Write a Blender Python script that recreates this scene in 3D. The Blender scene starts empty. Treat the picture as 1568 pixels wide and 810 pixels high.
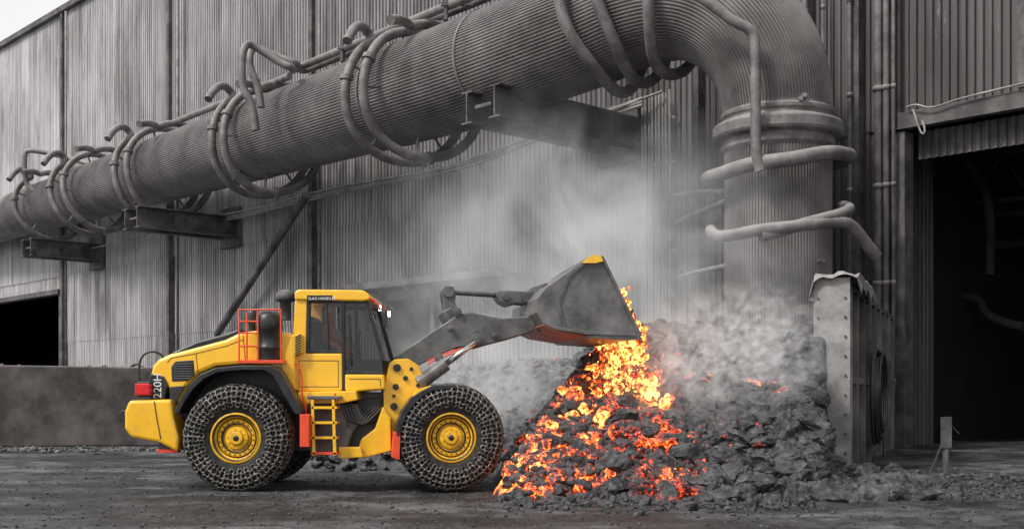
import bpy, bmesh, math, random
from mathutils import Vector, Matrix, noise, Quaternion
random.seed(7)
R=random.random
F=1780.0; HZ=600.0; CX=784.0; CH=1.72
def W(px,py,Y): return Vector(((px-CX)*Y/F, Y, CH+(HZ-py)*Y/F))
scene=bpy.context.scene
COL=scene.collection
# ------------------------------------------------------------------ materials
def newmat(name):
    m=bpy.data.materials.new(name); m.use_nodes=True
    nt=m.node_tree; b=nt.nodes['Principled BSDF']; return m,nt,b
def noise_n(nt,scale,detail=6,rough=.6,vec=None,sc=None,src='Object'):
    tc=nt.nodes.new('ShaderNodeTexCoord'); n=nt.nodes.new('ShaderNodeTexNoise')
    n.inputs['Scale'].default_value=scale; n.inputs['Detail'].default_value=detail; n.inputs['Roughness'].default_value=rough
    if sc:
        mp=nt.nodes.new('ShaderNodeMapping'); mp.inputs['Scale'].default_value=sc
        nt.links.new(tc.outputs[src],mp.inputs[0]); nt.links.new(mp.outputs[0],n.inputs[0])
    else: nt.links.new(tc.outputs[src],n.inputs[0])
    return n
def ramp(nt,fac,stops):
    r=nt.nodes.new('ShaderNodeValToRGB'); e=r.color_ramp.elements
    while len(e)<len(stops): e.new(.5)
    for i,(p,c) in enumerate(stops):
        e[i].position=p; e[i].color=(c[0],c[1],c[2],1)
    nt.links.new(fac,r.inputs[0]); return r
def mixc(nt,fac,a,b,mode='MIX'):
    m=nt.nodes.new('ShaderNodeMix'); m.data_type='RGBA'; m.blend_type=mode
    for i,v in ((0,fac),(6,a),(7,b)):
        if hasattr(v,'links'): nt.links.new(v,m.inputs[i])
        elif isinstance(v,(int,float)): m.inputs[i].default_value=v
        else: m.inputs[i].default_value=(*v,1)
    return m.outputs[2]
def mathn(nt,op,a,b=None,c=None,clamp=False):
    m=nt.nodes.new('ShaderNodeMath'); m.operation=op; m.use_clamp=clamp
    for i,v in enumerate((a,b,c)):
        if v is None: continue
        if hasattr(v,'links'): nt.links.new(v,m.inputs[i])
        else: m.inputs[i].default_value=v
    return m.outputs[0]
def bump(nt,b,h,strength=.3,dist=.02):
    bp=nt.nodes.new('ShaderNodeBump'); bp.inputs['Strength'].default_value=strength; bp.inputs['Distance'].default_value=dist
    nt.links.new(h,bp.inputs['Height']); nt.links.new(bp.outputs[0],b.inputs['Normal'])
def simple(name,c1,c2,rough=.5,scale=3,metal=0,bstr=.0,bscale=40,lo=.4,hi=.65,coat=0,dust=0):
    m,nt,b=newmat(name)
    n=noise_n(nt,scale,8,.65)
    r=ramp(nt,n.outputs[0],[(lo,c1),(hi,c2)])
    col=r.outputs[0]
    if dust:
        g=nt.nodes.new('ShaderNodeNewGeometry'); s=nt.nodes.new('ShaderNodeSeparateXYZ')
        nt.links.new(g.outputs['Normal'],s.inputs[0])
        up=mathn(nt,'MULTIPLY',mathn(nt,'POWER',mathn(nt,'MAXIMUM',s.outputs[2],0.0),1.5),mathn(nt,'MULTIPLY',n.outputs[0],dust*1.8),clamp=True)
        col=mixc(nt,up,col,(.38,.365,.36))
    nt.links.new(col,b.inputs['Base Color'])
    b.inputs['Roughness'].default_value=rough; b.inputs['Metallic'].default_value=metal
    b.inputs['Coat Weight'].default_value=coat
    if bstr:
        n2=noise_n(nt,bscale,4); bump(nt,b,n2.outputs[0],bstr)
    return m
def yellow():
    m,nt,b=newmat('yellow_paint')
    n=noise_n(nt,2.3,8,.7); n2=noise_n(nt,9,6,.7)
    g=nt.nodes.new('ShaderNodeNewGeometry'); s=nt.nodes.new('ShaderNodeSeparateXYZ'); nt.links.new(g.outputs['Position'],s.inputs[0])
    low=nt.nodes.new('ShaderNodeMapRange'); nt.links.new(s.outputs[2],low.inputs[0])
    low.inputs[1].default_value=1.9; low.inputs[2].default_value=.4; low.inputs[3].default_value=0.05; low.inputs[4].default_value=.5
    d=mathn(nt,'MULTIPLY',low.outputs[0],ramp(nt,n2.outputs[0],[(.48,(0,0,0)),(.72,(1,1,1))]).outputs[0])
    c=ramp(nt,n.outputs[0],[(.35,(.88,.46,.008)),(.65,(.95,.53,.012))])
    nt.links.new(mixc(nt,d,c.outputs[0],(.14,.10,.06)),b.inputs['Base Color'])
    nt.links.new(mathn(nt,'MULTIPLY_ADD',d,.4,.25),b.inputs['Roughness']); b.inputs['Coat Weight'].default_value=.6; b.inputs['Coat Roughness'].default_value=.1
    return m
M={}
M['yellow']=yellow()
M['rimyellow']=simple('rim_paint',(.62,.33,.01),(.90,.49,.012),.5,5,lo=.35,hi=.55)
M['dark']=simple('dark_grey_paint',(.07,.07,.071),(.15,.147,.143),.40,3,bstr=.08,dust=.5)
M['black']=simple('black_plastic',(.010,.010,.011),(.03,.03,.03),.38,4,dust=.2)
M['rubber']=simple('tyre_rubber',(.010,.010,.010),(.04,.038,.036),.8,9,bstr=.3,bscale=30)
M['chain']=simple('chain_steel',(.04,.039,.037),(.26,.24,.22),.42,11,metal=.4,bstr=.2)
M['orange']=simple('orange_red_paint',(.72,.06,.02),(.80,.09,.03),.4,6)
M['chrome']=simple('cylinder_rod_chrome',(.6,.6,.6),(.75,.75,.75),.15,6,metal=1)
M['rust']=simple('rusty_red_plate',(.24,.07,.045),(.46,.17,.12),.55,2.2,bstr=.3,bscale=14)
M['bucket']=simple('worn_bucket_steel',(.07,.068,.066),(.20,.193,.19),.40,1.6,metal=.15,bstr=.3,bscale=12,dust=.35)
M['red']=simple('red_lens',(.6,.01,.01),(.7,.02,.02),.2,6)
M['white']=simple('white_paint',(.75,.75,.75),(.8,.8,.8),.5,6)
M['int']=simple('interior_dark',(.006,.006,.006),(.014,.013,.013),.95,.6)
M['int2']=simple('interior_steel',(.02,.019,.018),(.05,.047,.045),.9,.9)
M['pipe']=simple('dusty_pipe_cladding',(.085,.077,.076),(.23,.215,.212),.45,.55,metal=.15,bstr=.25,bscale=7,lo=.35,hi=.7,dust=.75)
M['tube']=simple('dusty_tube',(.10,.09,.089),(.21,.195,.193),.55,1.8,bstr=.6,bscale=14,dust=.75)
M['beam']=simple('dirty_steel_beam',(.045,.042,.041),(.14,.13,.128),.65,1.2,bstr=.3,bscale=9,dust=.5)
M['post']=simple('grey_steel_post',(.17,.165,.16),(.36,.345,.335),.6,1.3,bstr=.5,bscale=9,dust=.3)
M['bay']=simple('bay_wall_plate',(.07,.064,.061),(.19,.178,.172),.7,.9,bstr=.6,bscale=7,dust=.3)
M['concrete']=simple('stained_concrete',(.04,.035,.033),(.12,.105,.098),.9,.9,bstr=.5,bscale=8,dust=.4)
M['skin']=simple('skin',(.5,.28,.2),(.55,.32,.22),.6,6)
M['cloth']=simple('work_jacket',(.5,.16,.02),(.6,.2,.03),.8,6)
def glass():
    m,nt,b=newmat('cab_glass')
    b.inputs['Base Color'].default_value=(.02,.025,.03,1); b.inputs['Roughness'].default_value=.03
    b.inputs['Alpha'].default_value=.4; b.inputs['Specular IOR Level'].default_value=1.0
    return m
M['glass']=glass()
def lampm():
    m,nt,b=newmat('lit_lamp'); b.inputs['Emission Color'].default_value=(1,.97,.9,1); b.inputs['Emission Strength'].default_value=30; return m
M['lamp']=lampm()
def cladding(name,dark,light,t0=-5,t1=75):
    m,nt,b=newmat(name)
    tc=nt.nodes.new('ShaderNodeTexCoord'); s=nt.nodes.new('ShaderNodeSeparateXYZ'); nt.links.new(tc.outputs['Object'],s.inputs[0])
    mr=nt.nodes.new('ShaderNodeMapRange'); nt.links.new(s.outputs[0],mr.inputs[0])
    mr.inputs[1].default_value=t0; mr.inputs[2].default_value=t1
    base=mixc(nt,mr.outputs[0],dark,light)  # lightens along the wall: distance haze and side brightness put into the colour
    st=noise_n(nt,1,7,.65,sc=(2.2,2.2,.16)); st2=noise_n(nt,1,5,.6,sc=(.22,.22,.12)); pt=noise_n(nt,1,2,.5,sc=(9,1,.05))
    k=mathn(nt,'ADD',mathn(nt,'MULTIPLY',st.outputs[0],1.1),mathn(nt,'MULTIPLY',st2.outputs[0],1.1))
    k2=ramp(nt,mathn(nt,'MULTIPLY',k,.5),[(.42,(.45,.43,.42)),(.54,(.85,.84,.84)),(.70,(1.2,1.2,1.2))])
    c=mixc(nt,1.0,base,k2.outputs[0],'MULTIPLY')
    c=mixc(nt,1.0,c,ramp(nt,pt.outputs[0],[(.38,(.68,.66,.66)),(.6,(1,1,1))]).outputs[0],'MULTIPLY')
    sp=noise_n(nt,1,8,.8,sc=(1.6,1.6,.5))
    c=mixc(nt,ramp(nt,sp.outputs[0],[(.60,(0,0,0)),(.69,(.6,.6,.6))]).outputs[0],c,(.38,.37,.365))
    sp2=noise_n(nt,1,6,.75,sc=(.5,.5,.3))
    c=mixc(nt,ramp(nt,sp2.outputs[0],[(.56,(0,0,0)),(.74,(.45,.45,.45))]).outputs[0],c,(.10,.075,.066))
    nt.links.new(c,b.inputs['Base Color']); b.inputs['Roughness'].default_value=.55
    bump(nt,b,sp.outputs[0],.2,.02)
    return m
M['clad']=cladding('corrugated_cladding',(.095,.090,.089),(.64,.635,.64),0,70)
# ------------------------------------------------------------------ mesh helpers
def empty(name,loc=(0,0,0),mat=None):
    e=bpy.data.objects.new(name,None); COL.objects.link(e); e.empty_display_size=.5
    if mat is not None: e.matrix_world=mat
    else: e.location=loc
    return e
def link(o,parent,local=False):
    COL.objects.link(o)
    if parent:
        o.parent=parent
        if not local:
            bpy.context.view_layer.update()
            o.matrix_parent_inverse=parent.matrix_world.inverted()
def mk(name,verts,faces,mat,parent=None,smooth=False,bevel=0,local=False,seg=2):
    me=bpy.data.meshes.new(name); me.from_pydata([tuple(v) for v in verts],[],faces)
    bm=bmesh.new(); bm.from_mesh(me); bmesh.ops.recalc_face_normals(bm,faces=bm.faces); bm.to_mesh(me); bm.free()
    if smooth: 
        for p in me.polygons: p.use_smooth=True
    me.materials.append(M[mat] if isinstance(mat,str) else mat)
    o=bpy.data.objects.new(name,me); link(o,parent,local)
    if bevel:
        md=o.modifiers.new('b','BEVEL'); md.width=bevel; md.segments=seg; md.limit_method='ANGLE'; md.angle_limit=.6
    return o
class MB:
    def __init__(s): s.v=[]; s.f=[]
    def add(s,v,f):
        k=len(s.v); s.v+= [tuple(x) for x in v]; s.f+=[tuple(i+k for i in q) for q in f]
    def box(s,a,b):
        x0,y0,z0=a; x1,y1,z1=b
        s.add([(x0,y0,z0),(x1,y0,z0),(x1,y1,z0),(x0,y1,z0),(x0,y0,z1),(x1,y0,z1),(x1,y1,z1),(x0,y1,z1)],
              [(0,3,2,1),(4,5,6,7),(0,1,5,4),(1,2,6,5),(2,3,7,6),(3,0,4,7)])
    def rod(s,p0,p1,r,n=8,r2=None):
        p0=Vector(p0); p1=Vector(p1); d=(p1-p0); 
        if d.length<1e-6: return
        q=d.to_track_quat('Z','Y'); r2=r if r2 is None else r2
        v=[p0+q@Vector((r*math.cos(a),r*math.sin(a),0)) for a in [2*math.pi*i/n for i in range(n)]]
        v+=[p1+q@Vector((r2*math.cos(a),r2*math.sin(a),0)) for a in [2*math.pi*i/n for i in range(n)]]
        s.add(v,[(i,(i+1)%n,n+(i+1)%n,n+i) for i in range(n)]+[tuple(range(n))[::-1],tuple(range(n,2*n))])
    def obj(s,name,mat,parent=None,**k): return mk(name,s.v,s.f,mat,parent,**k)
def curve(name,paths,r,mat,parent=None,local=False,cyclic=False,smooth=True,res=4):
    cu=bpy.data.curves.new(name,'CURVE'); cu.dimensions='3D'; cu.bevel_depth=r; cu.bevel_resolution=res; cu.use_fill_caps=True
    cu.resolution_u=6
    for p in paths:
        s=cu.splines.new('NURBS' if smooth else 'POLY'); s.points.add(len(p)-1)
        for i,q in enumerate(p): s.points[i].co=(q[0],q[1],q[2],1)
        s.use_cyclic_u=cyclic
        if smooth: s.order_u=3; s.use_endpoint_u=not cyclic
    cu.materials.append(M[mat]); o=bpy.data.objects.new(name,cu); link(o,parent,local); return o
def lathe(profile,n=64,center=(0,0,0),axis='Y'):
    v=[];f=[]
    for i in range(n):
        a=2*math.pi*i/n
        for r,y in profile:
            if axis=='Y': v.append((r*math.cos(a)+center[0],y+center[1],r*math.sin(a)+center[2]))
            else: v.append((r*math.cos(a)+center[0],r*math.sin(a)+center[1],y+center[2]))
    m=len(profile)
    for i in range(n):
        j=(i+1)%n
        for k in range(m-1): f.append((i*m+k,i*m+k+1,j*m+k+1,j*m+k))
    return v,f
# ------------------------------------------------------------------ world / sun / camera
w=bpy.data.worlds.new("World"); scene.world=w; w.use_nodes=True; nt=w.node_tree
bg=nt.nodes['Background']; sky=nt.nodes.new('ShaderNodeTexSky'); sky.sky_type='NISHITA'; sky.sun_disc=False
SE,SR=math.radians(46),math.radians(-128)
sky.sun_elevation=SE; sky.sun_rotation=SR; sky.dust_density=8; sky.air_density=1
hs=nt.nodes.new('ShaderNodeHueSaturation'); hs.inputs['Saturation'].default_value=.12
nt.links.new(sky.outputs[0],hs.inputs['Color'])
tc=nt.nodes.new('ShaderNodeTexCoord'); sx=nt.nodes.new('ShaderNodeSeparateXYZ'); nt.links.new(tc.outputs['Generated'],sx.inputs[0])
mr=nt.nodes.new('ShaderNodeMapRange'); nt.links.new(sx.outputs[2],mr.inputs[0]); mr.inputs[1].default_value=.35; mr.inputs[2].default_value=.8; mr.inputs[3].default_value=.95; mr.inputs[4].default_value=.3
cn=nt.nodes.new('ShaderNodeTexNoise'); cn.inputs['Scale'].default_value=2.5; cn.inputs['Detail'].default_value=6; nt.links.new(tc.outputs['Generated'],cn.inputs[0])
fac=mathn(nt,'MULTIPLY',mr.outputs[0],mathn(nt,'MULTIPLY_ADD',cn.outputs[0],.5,.76),clamp=True)
sc_=mixc(nt,fac,hs.outputs[0],(6.3,6.3,6.4))
nt.links.new(sc_,bg.inputs[0]); bg.inputs[1].default_value=.15
sd=bpy.data.lights.new('sun','SUN'); sd.energy=2.3; sd.angle=math.radians(9); sd.color=(1,.98,.95)
so=bpy.data.objects.new('sun',sd); COL.objects.link(so)
dv=Vector((math.sin(SR)*math.cos(SE),math.cos(SR)*math.cos(SE),math.sin(SE)))
so.rotation_euler=dv.to_track_quat('Z','Y').to_euler()
cam=bpy.data.cameras.new('camera'); co=bpy.data.objects.new('camera',cam); COL.objects.link(co)
co.location=(0,0,CH); co.rotation_euler=(math.pi/2,0,0); cam.sensor_width=36; cam.lens=36*F/1568; cam.shift_y=195/1568; cam.clip_end=1500
scene.camera=co
scene.view_settings.view_transform='Standard'; scene.view_settings.look='None'; scene.view_settings.exposure=0
# ------------------------------------------------------------------ ground
def gz(x,y):
    return .045*noise.noise(Vector((x*.3,y*.3,3)))+.03*noise.noise(Vector((x*1.3,y*1.0,9)))+.016*noise.noise(Vector((x*4,y*3,19)))
xs=[-600,-200,-80,-40,-25]+[-16+i*.12 for i in range(267)]+[20,30,50,80,200,600]
ys=[-200,-50,0,5]+[9+i*.12 for i in range(200)]+[36,45,60,100,250,900]
v=[(x,y,gz(x,y) if (-16.1<x<16.1 and 8<y<33) else 0) for y in ys for x in xs]
nx=len(xs); f=[(j*nx+i,j*nx+i+1,(j+1)*nx+i+1,(j+1)*nx+i) for j in range(len(ys)-1) for i in range(nx-1)]
def groundmat():
    m,nt,b=newmat('slag_dust_ground')
    n1=noise_n(nt,.34,9,.62,sc=(.7,.8,1)); n2=noise_n(nt,1.9,10,.8,sc=(1,.4,1)); n3=noise_n(nt,22,6,.8,sc=(1,.2,1)); n4=noise_n(nt,1.1,9,.8,sc=(.6,.7,1))
    c=ramp(nt,n2.outputs[0],[(.38,(.008,.008,.009)),(.5,(.030,.030,.032)),(.62,(.09,.089,.092))]).outputs[0]
    lt=mathn(nt,'MULTIPLY',ramp(nt,n1.outputs[0],[(.42,(0,0,0)),(.58,(1,1,1))]).outputs[0],ramp(nt,n4.outputs[0],[(.44,(0,0,0)),(.58,(1,1,1))]).outputs[0])
    c=mixc(nt,lt,c,(.25,.248,.255))
    c=mixc(nt,ramp(nt,n3.outputs[0],[(.52,(0,0,0)),(.66,(.75,.75,.75))]).outputs[0],c,(.15,.148,.15))
    wv=noise_n(nt,1,8,.72,sc=(.25,1.0,1))
    c=mixc(nt,ramp(nt,wv.outputs[0],[(.48,(0,0,0)),(.60,(.75,.75,.75))]).outputs[0],c,(.012,.012,.013))
    nt.links.new(c,b.inputs['Base Color'])
    nt.links.new(mathn(nt,'MULTIPLY_ADD',n2.outputs[0],1.5,-.22),b.inputs['Roughness'])
    h=mathn(nt,'ADD',mathn(nt,'MULTIPLY',n3.outputs[0],.7),n2.outputs[0])
    bump(nt,b,h,1.0,.09); return m
mk('ground',v,f,groundmat(),smooth=True)
# ------------------------------------------------------------------ building
AX,AY=12.1,36.0; ux,uy=-.687,.726
ln=math.hypot(ux,uy); ux/=ln; uy/=ln
BM=Matrix(((ux,-uy,0,AX),(uy,ux,0,AY),(0,0,1,0),(0,0,0,1)))
def tpx(px,d=0):
    k=(px-CX)/F
    return (AX-uy*d-k*(AY+ux*d))/(-ux+uy*k)
def zpx(px,py,d=0):
    t=tpx(px,d); Y=AY+uy*t+ux*d
    return CH+(HZ-py)*Y/F
bld=empty('steel_mill_building',mat=BM)
def corr(mb,t0,t1,z0,z1,d,pitch=.26,dep=.08,axis='t'):
    n=max(1,int((t1-t0)/pitch)); prof=[]
    for i in range(n):
        a=t0+i*pitch
        prof+= [(a,0),(a+pitch*.40,0),(a+pitch*.5,dep),(a+pitch*.9,dep)]
    prof.append((t1,0))
    vv=[]
    for (a,o) in prof:
        for z in (z0,z1):
            vv.append((a,d+o,z) if axis=='t' else (d-o,a,z))
    mb.add(vv,[(2*i,2*i+2,2*i+3,2*i+1) for i in range(len(prof)-1)])
mb=MB()
TL,TR=105,-16
tm0,tm1=tpx(668),tpx(592); tl0,tl1=tpx(98),tpx(-60)
zm=zpx(630,458); zl=8.6
for a,b2 in ((-.1,tm0),(tm1,tl0),(tl1,TL),(TR,-11)): corr(mb,a,b2,-.1,5.3 if b2<90 else 10,0); corr(mb,a,b2,5.2,10,.03)
corr(mb,tm0,tm1,zm,10,0); corr(mb,tl0,tl1,zl,10,0)
corr(mb,TR,TL,9.9,17,.09); corr(mb,TR,TL,16.85,28.4,.19)
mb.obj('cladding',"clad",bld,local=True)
mb=MB(); mb.box((TR,-34,0),(TL,-33.7,28)); mb.box((TR,-34,28.2),(TL,-.3,28.5)); mb.box((TR-.3,-34,0),(TR,-.1,28.3)); mb.box((TL,-34,0),(TL+.3,-.1,28.3))
mb.box((TR,-.35,10.5),(TL,-.25,28)); mb.box((-.05,-.35,0),(tm0-.2,-.25,10.5)); mb.box((tm1+.2,-.35,0),(tl0-.2,-.25,10.5))
mb.box((tm0-.2,-6,0),(tm0,-.3,9));mb.box((tm1,-6,0),(tm1+.2,-.3,9));mb.box((tm0,-6.2,0),(tm1,-6,9));
mb.box((-13,-30,0),(-12.8,-.3,11)); mb.box((1.4,-30,0),(1.6,-.4,11)); mb.box((-13,-30.3,0),(1.6,-30,14)); mb.box((-13,-30,13),(1.4,-.4,13.2))
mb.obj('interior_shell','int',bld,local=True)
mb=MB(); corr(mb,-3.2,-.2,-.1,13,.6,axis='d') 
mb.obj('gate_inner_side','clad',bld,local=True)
mb=MB()
mb.box((-11,.12,9.75),(.35,.46,10.25)); mb.box((-.25,-.2,0),(.15,.36,9.7)); mb.box((.5,.12,0),(.75,.4,28))
for t in (-4.0,): mb.box((t,.34,10.3),(t+.2,.6,28))
for px in (104,268,487): 
    t=tpx(px); mb.box((t-.16,.14,0),(t+.16,.5,28.3))
for px in (1245,1322,1078): 
    t=tpx(px); mb.box((t-.12,.14,0),(t+.12,.5,28.3))
mb.box((tm0-.3,.12,0),(tm0-.02,.38,zm+.3)); mb.box((tm1+.02,.12,0),(tm1+.3,.38,zm+.3))
mb.box((tl0-.3,.12,0),(tl0,.38,zl-.01)); mb.box((tl0-.3,.12,zl),(tl1,.6,zl+.35))
mb.box((TR,.1,28.3),(TL,.6,28.7))
mb.obj('frames_and_columns','beam',bld,local=True,bevel=.01)
ta,tb=tpx(812),tpx(560); zc=zpx(690,437)
mb=MB(); mb.box((ta,.1,zc),(tb,1.6,zc+.14)); mb.box((ta,1.45,zc+.14),(tb,1.6,zc+.3))
for i in range(6): 
    t=ta+.3+i*(tb-ta-.6)/5; mb.rod((t,.1,zc-1.0),(t,1.5,zc-.02),.04)
mb.obj('canopy','beam',bld,local=True)
mb=MB()
for a,b2 in ((.2,tm0-.35),(tm1+.35,tl0-.35)): mb.box((a,.11,0),(b2,.35,.9))
mb.obj('plinth','concrete',bld,local=True)
mb=MB()
for px,r in ((1345,.13),(1357,.10),(1368,.06),(1232,.10),(1301,.07),(1260,.05)): 
    t=tpx(px,.6); mb.rod((t,.6,0),(t,.6,28),r,10)
    for z in range(2,28,3): mb.rod((t,.6,z),(t,.6,z+.14),r*1.35,10)
for px in (101,272,489): t=tpx(px,.7); mb.rod((t,.7,0),(t,.7,28),.09,8)
mb.obj('downpipes','tube',bld,local=True,smooth=True)
mb=MB(); zt=zpx(1000,150)
for i in range(9):
    t=tpx(984+i*5.2,.5); mb.rod((t,.5+.03*(i%2),0),(t,.5+.03*(i%2),zt-.2*R()),.045,7)
for z in [2+1.6*i for i in range(7)]: mb.box((tpx(1032,.5),.38,z),(tpx(980,.5),.44,z+.09))
mb.obj('conduit_bundle','post',bld,local=True)
def wp(px,py,d): return (tpx(px,d),d,zpx(px,py,d))
pts=[(985,152),(900,180),(820,208),(740,240),(660,262),(570,278),(480,296),(420,312),(350,330),(285,336)]
curve('cable_run',[[wp(x,y+o+1.5*math.sin(x*.05+o),1.0) for x,y in pts] for o in (0,4,8)],.065,'post',bld,local=True)
curve('cable_run',[[wp(1015,140,.8),wp(975,155,1.1),wp(930,172,1.1)],[wp(285,336,1),wp(250,348,1),wp(200,368,1),wp(120,385,1)]],.05,'post',bld,local=True)
curve('stub_pipes',[[wp(1033,300,.6),wp(1075,293,2.0),wp(1110,292,2.4)],[wp(1036,340,.5),wp(1065,328,1.5),wp(1130,300,2.6),wp(1165,275,2.6)],[wp(1040,425,.6),wp(1060,418,1.5),wp(1110,408,2.4),wp(1170,392,2.6)]],.085,'tube',bld,local=True)
mb=MB(); mb.rod(wp(470,298,1.2),wp(332,512,.7),.2,10); mb.obj('diagonal_brace','beam',bld,local=True)
def ibeam(mb,t,z,d0,d1,h=.9,wd=.55,th=.06):
    mb.box((t-wd/2,d0,z-th),(t+wd/2,d1,z)); mb.box((t-wd/2,d0,z-h),(t+wd/2,d1,z-h+th)); mb.box((t-th/2,d0,z-h+th),(t+th/2,d1,z-th))
mb=MB()
for px,py,d in ((735,135,7.4),(200,318,6.2),(40,366,5.0)):
    t=tpx(px,d); z=zpx(px,py,d)
    for o in (-.7,.7): ibeam(mb,t+o,z,.2,d,h=1.1)
    for dd in (d-1.8,): mb.box((t-.8,dd-.1,z-.95),(t+.8,dd,z-.15))
    mb.box((t-.4,d-.2,z-.62),(t+.4,d-.12,z-.5))
    mb.box((t-1.0,.2,z-1.6),(t+1.0,.45,z+.6))
t=tpx(735,6.5); z=zpx(735,135,7.4); mb.box((t-.12,6.3,z),(t+.12,6.6,z+1.2))
mb.obj('pipe_brackets','beam',bld,local=True,bevel=.008)
def ip(px,py,d): return wp(px,py,d)
curve('interior_pipes',[[ip(1480,250,-6),ip(1500,270,-6),ip(1520,330,-6),ip(1515,420,-6)],
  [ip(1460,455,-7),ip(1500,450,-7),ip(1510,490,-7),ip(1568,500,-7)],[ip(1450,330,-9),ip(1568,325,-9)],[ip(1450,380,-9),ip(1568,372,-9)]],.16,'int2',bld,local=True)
mb=MB()
for i in range(6): mb.rod((-12+i*2.2,-7,8.5),(-11+i*2.2,-7,10),.06); mb.rod((-11+i*2.2,-7,10),(-9.8+i*2.2,-7,8.5),.06)
mb.box((-13,-7.1,8.35),(1,-6.9,8.5)); mb.box((-13,-7.1,10),(1,-6.9,10.15)); mb.box((-5.0,-8,0),(-4.6,-7.6,13))
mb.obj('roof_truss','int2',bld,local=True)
mb=MB(); corr(mb,-11,-.3,8.9,9.75,-.4); mb.obj('gate_shutter','beam',bld,local=True)
curve('loose_wire',[[ip(1388,165,.6),ip(1400,158,.7),ip(1425,168,.6),ip(1470,150,.6),ip(1568,128,.6)],[ip(1398,168,.7),ip(1405,190,.8),ip(1412,208,.8),ip(1418,200,.8),ip(1412,185,.7)]],.03,'post',bld,local=True)
def cowl(px,py,d,rad):
    t=tpx(px,d); z=zpx(px,py,d)
    return lathe([(rad*.55,-rad*2),(rad*.55,-.3*rad),(rad*.95,-.2*rad),(rad,.15*rad),(rad*.8,.6*rad),(rad*.4,.85*rad),(0,.9*rad)],20,(t,d,z),'Z')
mb=MB(); mb.add(*cowl(703,412,1.0,.5)); mb.obj('vent_cowl','beam',bld,local=True,smooth=True)
mb=MB(); mb.add(*cowl(437,458,3.2,.5)); mb.obj('vent_cowl','beam',bld,local=True,smooth=True)
# ------------------------------------------------------------------ big pipe
key=[(-120,373,99,1.42),(0,337,86,1.5),(350,229,58,1.80),(700,119,43,1.95),(900,46,38,1.86),(975,15,36.9,1.80),(1045,2,36.1,1.76),(1100,16,35.6,1.72),(1147,52,35.2,1.68),(1179,106,35.0,1.64),(1190,175,35,1.6),(1191,300,35,1.56),(1191,480,35,1.56),(1191,640,35,1.56)]
KP=[(W(a,b,c),r) for a,b,c,r in key]
path=[]
for i in range(len(KP)-1):
    a=KP[max(i-1,0)];b=KP[i];c=KP[i+1];d=KP[min(i+2,len(KP)-1)]
    n=10
    for k in range(n):
        t=k/n
        if i in (0,1,2): p=b[0].lerp(c[0],t)
        else:
            L=(c[0]-b[0]).length; m1=(c[0]-a[0]).normalized()*L; m2=(d[0]-b[0]).normalized()*L
            h=t; p=(2*h**3-3*h*h+1)*b[0]+(h**3-2*h*h+h)*m1+(-2*h**3+3*h*h)*c[0]+(h**3-h*h)*m2
        path.append((p,b[1]+(c[1]-b[1])*t))
path.append(KP[-1])
frames=[]; prevN=None
for i,(p,r) in enumerate(path):
    a=path[max(i-1,0)][0]; b=path[min(i+1,len(path)-1)][0]; T=(b-a).normalized()
    if prevN is None: N=(Vector((0,0,1))-T*T.z).normalized()
    else: N=(prevN-T*prevN.dot(T)).normalized()
    prevN=N; frames.append((p,r,T,N,T.cross(N)))
gp=empty('gas_duct_pipe',loc=path[60][0])
NF=104; seg=[]
for i in range(NF):
    for o,h in ((0,-.5),(.3,-.5),(.5,.5),(.8,.5)): seg.append((2*math.pi*(i+o)/NF,h))
v=[];f=[];n=len(seg)
for (p,r,T,N,B) in frames:
    for a,h in seg:
        rr=r+h*.042
        v.append(p+N*(rr*math.cos(a))+B*(rr*math.sin(a)))
for j in range(len(frames)-1):
    for i in range(n): f.append((j*n+i,j*n+(i+1)%n,(j+1)*n+(i+1)%n,(j+1)*n+i))
mk('duct_cladding',v,f,'pipe',gp)
def at(px):
    best=min(range(75),key=lambda i:abs(CX+F*frames[i][0].x/frames[i][0].y-px)); 
    i=best
    x0=CX+F*frames[i][0].x/frames[i][0].y
    j=i+1 if x0<px else i-1
    j=max(j,0)
    x1=CX+F*frames[j][0].x/frames[j][0].y
    t=0 if abs(x1-x0)<1e-6 else (px-x0)/(x1-x0)
    p=frames[i][0].lerp(frames[j][0],t); r=frames[i][1]+(frames[j][1]-frames[i][1])*t
    return p,r,frames[i][2],frames[i][3],frames[i][4]
def band(mb,fr,w0,off):
    p,r,T,N,B=fr; n=48; v=[];f=[]
    for (s,o) in ((-w0,0),(-w0,off),(w0,off),(w0,0)):
        for i in range(n):
            a=2*math.pi*i/n; v.append(p+T*s+N*((r+o)*math.cos(a))+B*((r+o)*math.sin(a)))
    for k in range(3):
        for i in range(n): f.append((k*n+i,k*n+(i+1)%n,(k+1)*n+(i+1)%n,(k+1)*n+i))
    mb.add(v,f)
mb=MB()
for px in (395,760,610): band(mb,at(px),.06,.05)
band(mb,at(8),5.0,.08)
mb.obj('joint_bands','pipe',gp,smooth=False)
def hoop(fr,R1,turns,pitch,a0=0,off=-.12,wob=.04,sd=0):
    p,r,T,N,B=fr; pts=[]; n=int(28*turns)
    for i in range(n+1):
        a=a0+2*math.pi*turns*i/n
        rr=r*R1*(1+wob*math.sin(2*a+sd)); s=pitch*(i/n-.5)+.12*math.sin(3*a+sd)
        pts.append(p+T*s+N*(rr*math.cos(a)+off*r)+B*(rr*math.sin(a)))
    return pts
hp=[]; hj=MB()
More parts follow.
